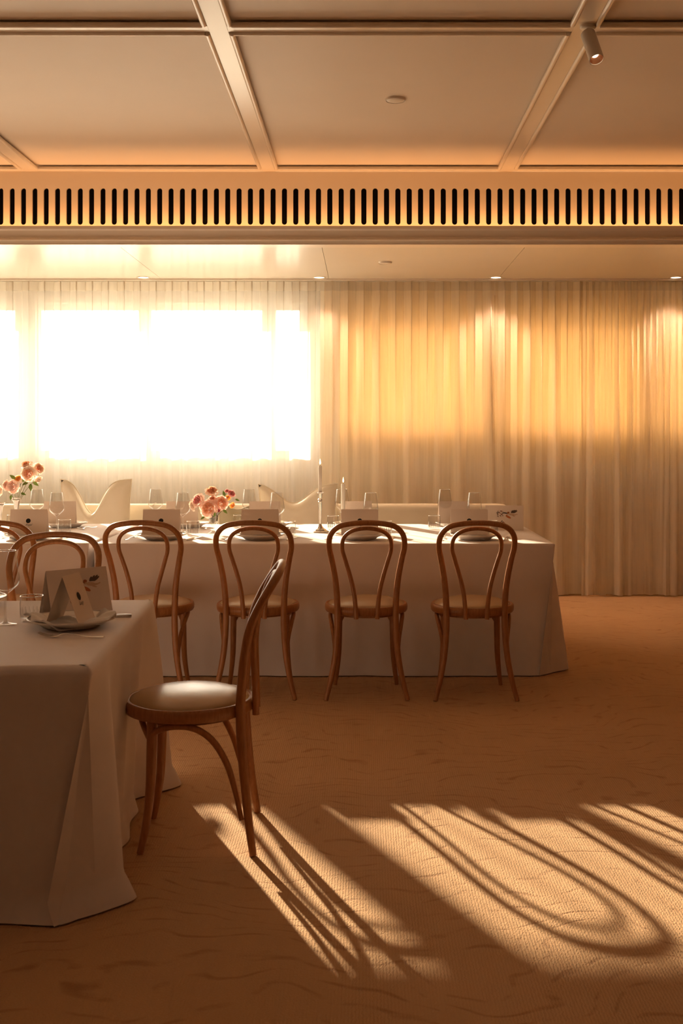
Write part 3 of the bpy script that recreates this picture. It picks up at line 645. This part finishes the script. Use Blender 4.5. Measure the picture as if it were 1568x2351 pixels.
# ---- printed cards
def ell(b, cx, cz, rx, rz_, a=0, mi=0, n=14, yy=0, pinch=0):
    pts = []
    for k in range(n):
        t = 2*PI*k/n; x, z = rx*cos(t), rz_*sin(t)*(1-pinch*cos(t)); pts.append((cx+x*cos(a)-z*sin(a), yy, cz+x*sin(a)+z*cos(a)))
    b.poly(pts, mi)
def script_mesh(txt, size):
    cu = bpy.data.curves.new('lettering', 'FONT'); cu.body = txt; cu.size = size; cu.shear = .5; cu.align_x = 'CENTER'; cu.space_character = .9
    o = bpy.data.objects.new('tmp', cu); COL.objects.link(o); bpy.context.view_layer.update()
    me = bpy.data.meshes.new_from_object(o.evaluated_get(bpy.context.evaluated_depsgraph_get())); bpy.data.objects.remove(o)
    return me
def tent_card(name, label, loc, rz, w, h, sp, front='dot', txt='Angel', group=None, tilt=0, thk=.0007):
    """folded card: ridge along local x at height h, front flap towards -y, flaps spread +-sp"""
    t = thing(name, label, 'card', loc, rz, group); t.rotation_euler = (0, tilt, rz)
    L = math.hypot(h, sp); 
    for sgn, nm in ((-1, 'front_flap'), (1, 'back_flap')):
        b = MB()
        nrm = Vector((0, sgn*h/L, sp/L))*thk
        q = [Vector((-w/2, 0, h)), Vector((w/2, 0, h)), Vector((w/2, sgn*sp, 0)), Vector((-w/2, sgn*sp, 0))]
        b.quadgrid([q, [p+nrm for p in q]], cv=True); b.poly(q); b.poly([p+nrm for p in q][::-1]); fl = b.build(nm, M['card'], t, smooth=False)
        if sgn > 0:
            continue
        T = Matrix.Translation((0, -sp/2, h/2)) @ Matrix.Rotation(-math.atan2(sp, h), 4, 'X') @ Matrix.Translation((0, -.0014, 0))
        def place(b, nm, mats):
            b.v = [tuple(T @ Vector(p)) for p in b.v]; return b.build(nm, mats, fl, smooth=False)
        if front == 'dot':
            b = MB(); ell(b, .0, .006, .0135, .0135, n=28); place(b, 'dot', M['ink'])
            me = script_mesh(txt, .018); me.transform(T @ Matrix.Translation((.002, 0, -.022)) @ Matrix.Rotation(PI/2, 4, 'X')); me.materials.append(M['script'])
            o = bpy.data.objects.new('lettering', me); COL.objects.link(o); o.parent = fl
        elif front == 'print':
            mats = [M['feather'], M['skin'], M['hair'], M['rust'], M['bough'], M['petalred']]
            b = MB(); ox, oz = .030, .022
            def E(x, z, rx, r2, a, mi, yy=0, pinch=0): ell(b, x*1.32+ox, z*1.32+oz, rx*1.32, r2*1.32, math.radians(a), mi, yy=-.0002*yy, pinch=pinch)
            for (a, l, x0) in ((48, .017, .012), (40, .020, .016), (33, .018, .020), (60, .012, .009)): E(x0+l*.6*cos(math.radians(a)), .006+l*.6*sin(math.radians(a)), l*.62, .0030, a, 0)
            for (a, l) in ((172, .017), (162, .015), (183, .013)): E(-.014+l*.3*cos(math.radians(a)), .006, l*.62, .0030, a, 0)
            E(.012, -.001, .014, .0050, -6, 1, 1, .2); E(.025, -.003, .009, .0028, 8, 1, 1); E(.034, -.001, .006, .0018, 20, 1, 1); E(.020, -.008, .008, .0022, -20, 1, 1)
            E(-.004, .004, .0048, .0055, 0, 1, 2); E(-.004, .008, .0056, .0040, 0, 2, 3); E(-.0075, .005, .002, .004, 10, 2, 3)
            E(-.004, -.013, .0135, .0050, -28, 3, 2); E(-.012, -.006, .006, .003, 60, 3, 2)
            rnd = random.Random(5)
            for k in range(26):
                x = -.026-rnd.random()*.034; z = rnd.uniform(-.014, .016); E(x, z, rnd.uniform(.0025, .0045), rnd.uniform(.0012, .0022), rnd.uniform(0, 180), rnd.choice((4, 4, 0, 5)), 2)
            for k in range(8): E(-.050+k*.004, -.034-abs(k-4)*.003+rnd.uniform(-.004, .004), .005, .0022, rnd.uniform(0, 180), rnd.choice((4, 5, 0)), 2)
            place(b, 'cherub_and_blossom_print', mats)
    return t
WG = 'stemmed wine glasses on the far tables'; TG = 'low tumblers on the far tables'; PG = 'dinner plates on the far tables'
FG = 'forks on the far tables'; CG = 'folded cards standing on the far plates'; NG = 'napkins folded on the far plates'; KG = 'knives on the far tables'
YF, YK = 6.27, 7.10        # near and far rows of place settings
names = [(68, 'far left chair', 'Angel'), (372, 'chair left of the roses', 'Lucy'), (598, 'chair by the foreground chair', 'Rosie'), (826, 'chair right of the tall candle', 'Angel'), (1090, 'rightmost chair', 'Lucy')]
for k, (px, who, nm) in enumerate(names):
    x = P_(px, YF)
    make_plate('white plate set in front of the '+who, (x, YF, TZ), PG)
    make_napkin('folded napkin on the plate before the '+who, (x, YF, TZ), .3*k, k+2, .085, .014, NG)
    cx = P_({0: 67, 1: 371, 2: 597, 3: 826, 4: 1077}[k], 6.36)
    tent_card('menu_card', 'cream dotted card on the plate before the '+who, (cx, 6.36, TZ+.022), {4: -.06}.get(k, .0), .212, .142, .035, 'dot', nm, CG)
    make_fork('fork left of the plate before the '+who, (x-.178, YF+.02, TZ+.001), -.16, FG)
    make_knife('knife right of the plate before the '+who, (x+.178, YF+.02, TZ+.001), -.2, KG)
for k, (px, who, cpx, txt) in enumerate([(150, 'chopped cushion', 138, ''), (430, 'roses in the glass vase', 418, ''), (622, 'sagging cushion', 608, ''), (815, 'short candle', 818, ''), (1050, 'rightmost glasses', 1042, '')]):
    x = P_(px, YK)
    make_plate('white plate on the banquette side by the '+who, (x, YK, TZ), PG)
    make_napkin('folded napkin on the banquette side by the '+who, (x, YK, TZ), .4*k+.5, k+12, .08, .016, NG)
    tent_card('menu_card', 'blank card back on the banquette side by the '+who, (P_(cpx, 7.13), 7.13, TZ+.022), PI+{4: .12, 0: .1}.get(k, 0), .200, .142, .035, 'dot', 'Lucy', CG)
    make_fork('fork on the banquette side right of the plate by the '+who, (P_(px+48, 6.95), 6.98, TZ+.001), PI-.35, FG)
for px, d, lab in ((130, 6.72, 'wine glass right of the far left dotted card'), (85, 7.15, 'wine glass below the left roses'), (357, 7.18, 'wine glass on the banquette side between cushion and roses'),
                   (420, 6.72, 'wine glass just left of the roses in the glass vase'), (572, 7.18, 'wine glass between the roses and the sagging cushion'), (636, 6.72, 'wine glass in front of the sagging cushion'),
                   (785, 7.16, 'wine glass behind the short candle'), (851, 6.72, 'wine glass behind the card right of the candles'), (1021, 7.14, 'wine glass left of the rightmost dotted card'), (1089, 6.72, 'wine glass behind the rightmost dotted card')):
    make_wine(lab, (P_(px, d), d, TZ), WG)
for px, d, lab in ((148, 6.62, 'tumbler at far left in front of a wine glass'), (443, 6.50, 'tumbler in front of the roses, left of them'), (549, 7.0, 'tumbler half hidden behind a card, right of the roses'),
                   (664, 6.50, 'tumbler left of the silver candlestick'), (885, 6.50, 'tumbler right of the card by the candles'), (765, 6.93, 'tumbler just right of the silver candlestick'), (997, 6.95, 'tumbler left of the rightmost dotted card'), (30, 7.0, 'tumbler behind the far left dotted card'), (1128, 6.52, 'tumbler right of the rightmost dotted card')):
    make_tumbler(lab, (P_(px, d), d, TZ), TG)
tent_card('painted_card', 'white folded card printed with a winged cherub at the right end of the far table', (P_(1158, 6.93), 6.93, TZ), -.16, .235, .150, .045, 'print')
# ---- candles
def candlestick(loc, h, label):
    t = thing('candlestick', label, 'candlestick', loc, 0)
    k = h/.243
    b = MB(); b.lathe([(0,0),(.056,0),(.057,.004),(.050,.009),(.040,.012),(.036,.018),(.024,.024),(.016,.034),(.010,.045),(.0085,.052)], 8); b.build('base', M['silver'], t, autos=25)
    b = MB(); b.lathe([(.0085,.050),(.0075,.06),(.0085,.10*k),(.0115,.17*k),(.0125,.185*k),(.008,.189*k),(.014,.194*k),(.014,.199*k),(.009,.204*k),(.011,.215*k),(.013,.235*k),(.024,.240*k),(.025,.243*k),(.012,.243*k)], 12); b.build('column', M['silver'], t, autos=30)
    return t
def candle(loc, h, label, r=.0112):
    t = thing('taper_candle', label, 'candle', loc, 0)
    b = MB(); b.lathe([(0,0),(r,0),(r,h-.004),(r*.85,h),(0,h-.002)], 24); b.build('wax', M['wax'], t, autos=60)
    b = MB(); b.tube([(0,0,h-.003),(.001,0,h+.006),(.002,0,h+.011)], .0012, 6); b.build('wick', M['wick'], t)
    b = MB(); b.lathe([(0,h+.007),(.003,h+.010),(.0050,h+.017),(.0042,h+.026),(.002,h+.036),(0,h+.044)], 14); b.build('flame', M['flame'], t)
    return t
xc = P_(735, 6.73)
candlestick((xc, 6.73, TZ), .243, 'tall silver candlestick with a faceted foot right of centre on the far table')
candle((xc, 6.73, TZ+.235), .168, 'lit white taper in the tall silver candlestick')
xc = P_(788, 7.0)
candlestick((xc, 7.0, TZ), .105, 'short silver candlestick hidden behind a card, right of the tall one')
candle((xc, 7.0, TZ+.10), .182, 'lit white taper standing low behind the dotted card', .0125)

# ================================================================== FLOWERS
def bloom(b, c, R, ax, rnd, mi_in=0, mi_out=1, open_=1.0, counts=(4, 6, 7, 8, 9, 8, 7)):
    T = Matrix.Translation(c) @ Vector(ax).normalized().to_track_quat('Z', 'Y').to_matrix().to_4x4()
    counts = tuple(max(3, c) for c in counts) ; nr = len(counts)
    for q, n in enumerate(counts):
        f = (q+.6)/nr; rad = R*(.08+.86*f*open_**.5); tip = R*(.52*cos(f*1.45)+.02); off = rnd.random()*6
        for k in range(n):
            a = off+2*PI*k/n+rnd.uniform(-.2, .2); wdt = (2*PI/n)*.62*rnd.uniform(.9, 1.2); rows = []
            rj = rad*rnd.uniform(.90, 1.10); tj = tip+R*rnd.uniform(-.09, .09); cr = rnd.uniform(-.10, .10); wv = rnd.uniform(0, 6)
            for i in range(6):
                v = i/5; row = []
                for j in range(7):
                    u = (j-3)/3; aa = a+u*wdt*(.45+.55*sin(min(1, v*1.15)*PI*.5))*(1 if v < .95 else .86)
                    ruf = R*.045*sin(u*5+wv)*v*v
                    rr = rj*(.50+.38*v**.7)+ R*.16*f*max(0, v-.6)/.4*open_ - R*.05*(1-u*u)*v*(1-v)*3 + ruf
                    zz = -R*.25+ (tj+R*.25)*(v**.8)*(1-.10*u*u) - R*.10*f*max(0, v-.75)/.25*open_ + cr*R*u*v
                    row.append(T @ Vector((rr*cos(aa), rr*sin(aa), zz)))
                rows.append(row)
            b.quadgrid(rows, mi=mi_in if f < .62 else mi_out)
def leaf_mb(c, L, ax, up, wd=.45):
    b = MB(); ax = Vector(ax).normalized(); up = Vector(up); s = ax.cross(up).normalized(); nn = s.cross(ax).normalized(); rows = []
    for i in range(7):
        v = i/6; w = L*wd*.5*sin(PI*min(1, v**.8))*1.05; p = Vector(c)+ax*L*v - nn*L*.25*v*v
        rows.append([p-s*w+nn*w*.25, p, p+s*w+nn*w*.25])
    b.quadgrid(rows); return b
def rose(label, vase, base, c, R, ax, m_in, m_out, seed, leaves=(), group=None, open_=1.0, counts=(4, 6, 7, 8, 9, 8, 7)):
    rnd = random.Random(seed)
    t = thing('rose', label, 'flower', base, 0, group); B = Vector(base); c = Vector(c)-B
    b = MB(); bloom(b, c, R, ax, rnd, 0, 1, open_, counts); b.build('bloom', [m_in, m_out], t, autos=180)
    ax = Vector(ax).normalized(); mid = c*.45+Vector((0, 0, c.length*.12))
    st = crom([Vector((0,0,0)), mid*.5, mid, c-ax*R*.35], 4); b = MB(); b.tube(st, .0016, 6); b.build('stem', M['stem'], t)
    for (lc, L, la) in leaves:
        leaf_mb(Vector(lc)-B, L, la, (0, -1, .4)).build('leaf', M['leaf'], t, autos=180)
def at(px, py, d): return Vector(((px-835)*d/2550, d, 1.313-(py-1000)*d/2550))
# glass vase with the mixed bouquet
d1 = 6.66; vx = P_(490, d1)
v = thing('footed_vase', 'small footed cut-glass vase holding the pink and peach roses', 'vase', (vx, d1, TZ))
b = MB(); b.lathe([(.036,.165),(.034,.12),(.027,.07),(.012,.045),(.006,.040)], 16); b.lathe([(.033,.165),(.031,.12),(.024,.072),(.0,.055)], 16); b.build('bowl', M['glass2'], v, autos=20)
b = MB(); b.lathe([(.006,.041),(.0075,.03),(.006,.022),(.012,.012),(.033,.003),(.035,.0),(0,.0)], 16); b.build('foot', M['glass2'], v, autos=30)
b = MB(); b.lathe([(0,.145),(.0315,.145),(.0305,.12),(.0235,.074),(0,.058)], 20); b.build('water', glass('vase_water', (.88,.84,.70), .04, .4), v)
base = Vector((vx, d1, TZ+.075)); RG = 'roses in the footed glass vase'
for (lab, px, py, dd, R, ax, mi, mo, op, lv) in (
    ('deep peach rose lowest in the glass vase, facing the camera', 479, 1167, -.05, .052, (-.05,-1,.12), 'peach', 'blush', 1, ((470,1186,.03,(-.5,-.3,-.3)), )),
    ('pale peach rose topmost in the glass vase', 486, 1129, 0, .048, (.05,-.55,.85), 'peach', 'palerose', .8, ()),
    ('blush rose right of the middle in the glass vase', 508, 1155, -.03, .043, (.3,-.9,.2), 'peach', 'blush', 1, ((512,1170,.035,(.7,-.3,-.55)), )),
    ('wide pink rose at the left of the glass vase bouquet', 455, 1149, -.01, .042, (-.5,-.7,.35), 'pink', 'blush', 1, ()),
    ('pale rose drooping at the far left of the glass vase bouquet', 443, 1160, .03, .036, (-.85,-.45,-.15), 'palerose', 'palerose', 1, ()),
    ('pink half-open rose at the upper right of the glass vase bouquet', 531, 1134, 0, .030, (.55,-.6,.5), 'pink', 'pink', .6, ((540,1146,.028,(.9,-.2,-.3)), (516,1139,.035,(-.25,-.3,.9)))),
    ('pointed pink bud beside the upper right roses in the glass vase', 521, 1128, .02, .022, (.2,-.4,.9), 'pink', 'pink', .4, ()),
    ('small orange rose at the lower right of the glass vase bouquet', 533, 1160, -.01, .020, (.7,-.6,-.35), 'orange', 'orange', .9, ()),
    ('small orange bloom tucked under the pink bud in the glass vase', 523, 1143, .01, .016, (.2,-.9,.1), 'orange', 'orange', .9, ()),
    ('dark magenta bud under the blush rose in the glass vase', 502, 1171, -.04, .019, (.1,-.8,-.6), 'magenta', 'pink', .5, ((494,1176,.03,(-.2,-.3,-.9)),)),
    ('small peach rose between the larger ones in the glass vase', 488, 1147, -.02, .026, (0,-.9,.35), 'peach', 'blush', .9, ())):
    c = at(px, py, d1+dd); rose(lab, v, base, c, R*1.14, ax, M[mi], M[mo], hash(px*7+py) % 999, [(at(q[0], q[1], d1+dd-.02), q[2], q[3]) for q in lv], RG, op)
# silver trumpet vase with roses at the left
d2 = 6.95; vx = P_(38, d2)
def trumpet(px, dd, ztop, label):
    x = P_(px, dd); t = thing('trumpet_vase', label, 'vase', (x, dd, TZ)); h = ztop-TZ
    b = MB(); b.lathe([(0,0),(.034,0),(.035,.003),(.020,.010),(.008,.022),(.006,.035)], 24); b.build('foot', M['silver'], t, autos=40)
    b = MB(); b.lathe([(.006,.034),(.008,.045),(.012,h*.6),(.020,h*.86),(.029,h*.93),(.027,h*.96),(.031,h),(.027,h*.985),(.016,h*.8),(.0,h*.55)], 24); b.build('trumpet', M['silver'], t, autos=50)
    return t
v2 = trumpet(38, d2, .925, 'silver trumpet vase with peach roses at the left, behind the dotted card')
v3 = trumpet(0, 6.9, .895, 'silver trumpet vase cut by the left picture edge')
base = Vector((vx, d2, .87)); RG = 'peach roses in the silver trumpet vase'
for (lab, px, py, dd, R, ax, mi, mo, op, lv) in (
    ('large deep peach rose in the middle of the silver vase bouquet', 66, 1088, -.05, .047, (.05,-1,.1), 'peach', 'palerose', 1, ((64,1108,.045,(-.25,-.5,-.1)), (70,1110,.050,(.1,-.3,-.95)))),
    ('pale peach rose topmost in the silver vase bouquet', 61, 1068, .02, .042, (-.3,-.4,.85), 'peach', 'palerose', .8, ()),
    ('peach rose at the upper right of the silver vase bouquet', 88, 1076, 0, .040, (.7,-.6,.25), 'peach', 'palerose', 1, ((76,1106,.045,(.7,-.3,-.45)),)),
    ('cream rose hanging at the right of the silver vase bouquet', 87, 1100, .02, .032, (.5,-.5,-.6), 'palerose', 'palerose', .7, ((80,1096,.022,(.5,-.3,.7)),)),
    ('cream rose behind the blush ones in the silver vase', 42, 1101, .02, .034, (-.2,-.7,.6), 'orange', 'palerose', 1, ((36,1100,.045,(-.75,-.2,.6)), (52,1107,.04,(.3,-.4,.5)))),
    ('blush rose low at the left of the silver vase bouquet', 30, 1118, -.04, .043, (-.2,-.95,-.1), 'blush', 'blush', 1, ((26,1136,.035,(-.1,-.3,-.95)), (48,1132,.035,(.8,-.3,-.2)))),
    ('blush rose leftmost in the silver vase bouquet', 14, 1114, 0, .034, (-.7,-.6,.1), 'blush', 'blush', 1, ()),):
    c = at(px, py, d2+dd); rose(lab, v2, base, c, R*1.12, ax, M[mi], M[mo], hash(px*5+py) % 999, [(at(q[0], q[1], d2+dd-.02), q[2], q[3]) for q in lv], RG, op)
rose('pale rose at the left picture edge in the cut-off silver vase', v3, Vector((P_(0, 6.9), 6.9, .86)), at(-6, 1128, 6.9), .040, (-.2,-.9,.2), M['blush'], M['palerose'], 77)

# ================================================================== NEAR TABLE SETTING
xn, yn = P_(165, 3.56), 3.56
make_plate('white plate at the near table under the tented cards', (xn, yn, NZ), None)
make_napkin('crumpled white napkin on the near plate', (xn, yn, NZ+.001), .5, 40, .125, .032)
tent_card('painted_card', 'white folded card printed with a winged cherub on the near table behind the plate', (-1.0, 3.865, NZ), math.radians(40), .225, .150, .05, 'print')
tent_card('menu_card', 'cream dotted card leaning on the near plate before the painted card', (-.935, 3.545, NZ+.020), math.radians(82), .135, .150, .055, 'dot', 'Lucy')
make_wine('wine glass at the left edge of the near table', (P_(12, 3.60), 3.60, NZ), None)
make_tumbler('fluted tumbler beside the near plate', (P_(73, 3.66), 3.66, NZ), None)
make_fork('fork lying tines down in front of the near plate', (P_(165, 3.37), 3.365, NZ+.001), PI/2-.06, None)
make_knife('knife with its handle sticking out right of the near plate', (P_(222, 3.73), 3.73, NZ+.001), PI/2+.15, None)
make_plate('white plate at the left edge of the near table, beyond the glasses', (P_(-78, 4.0), 4.0, NZ), None)
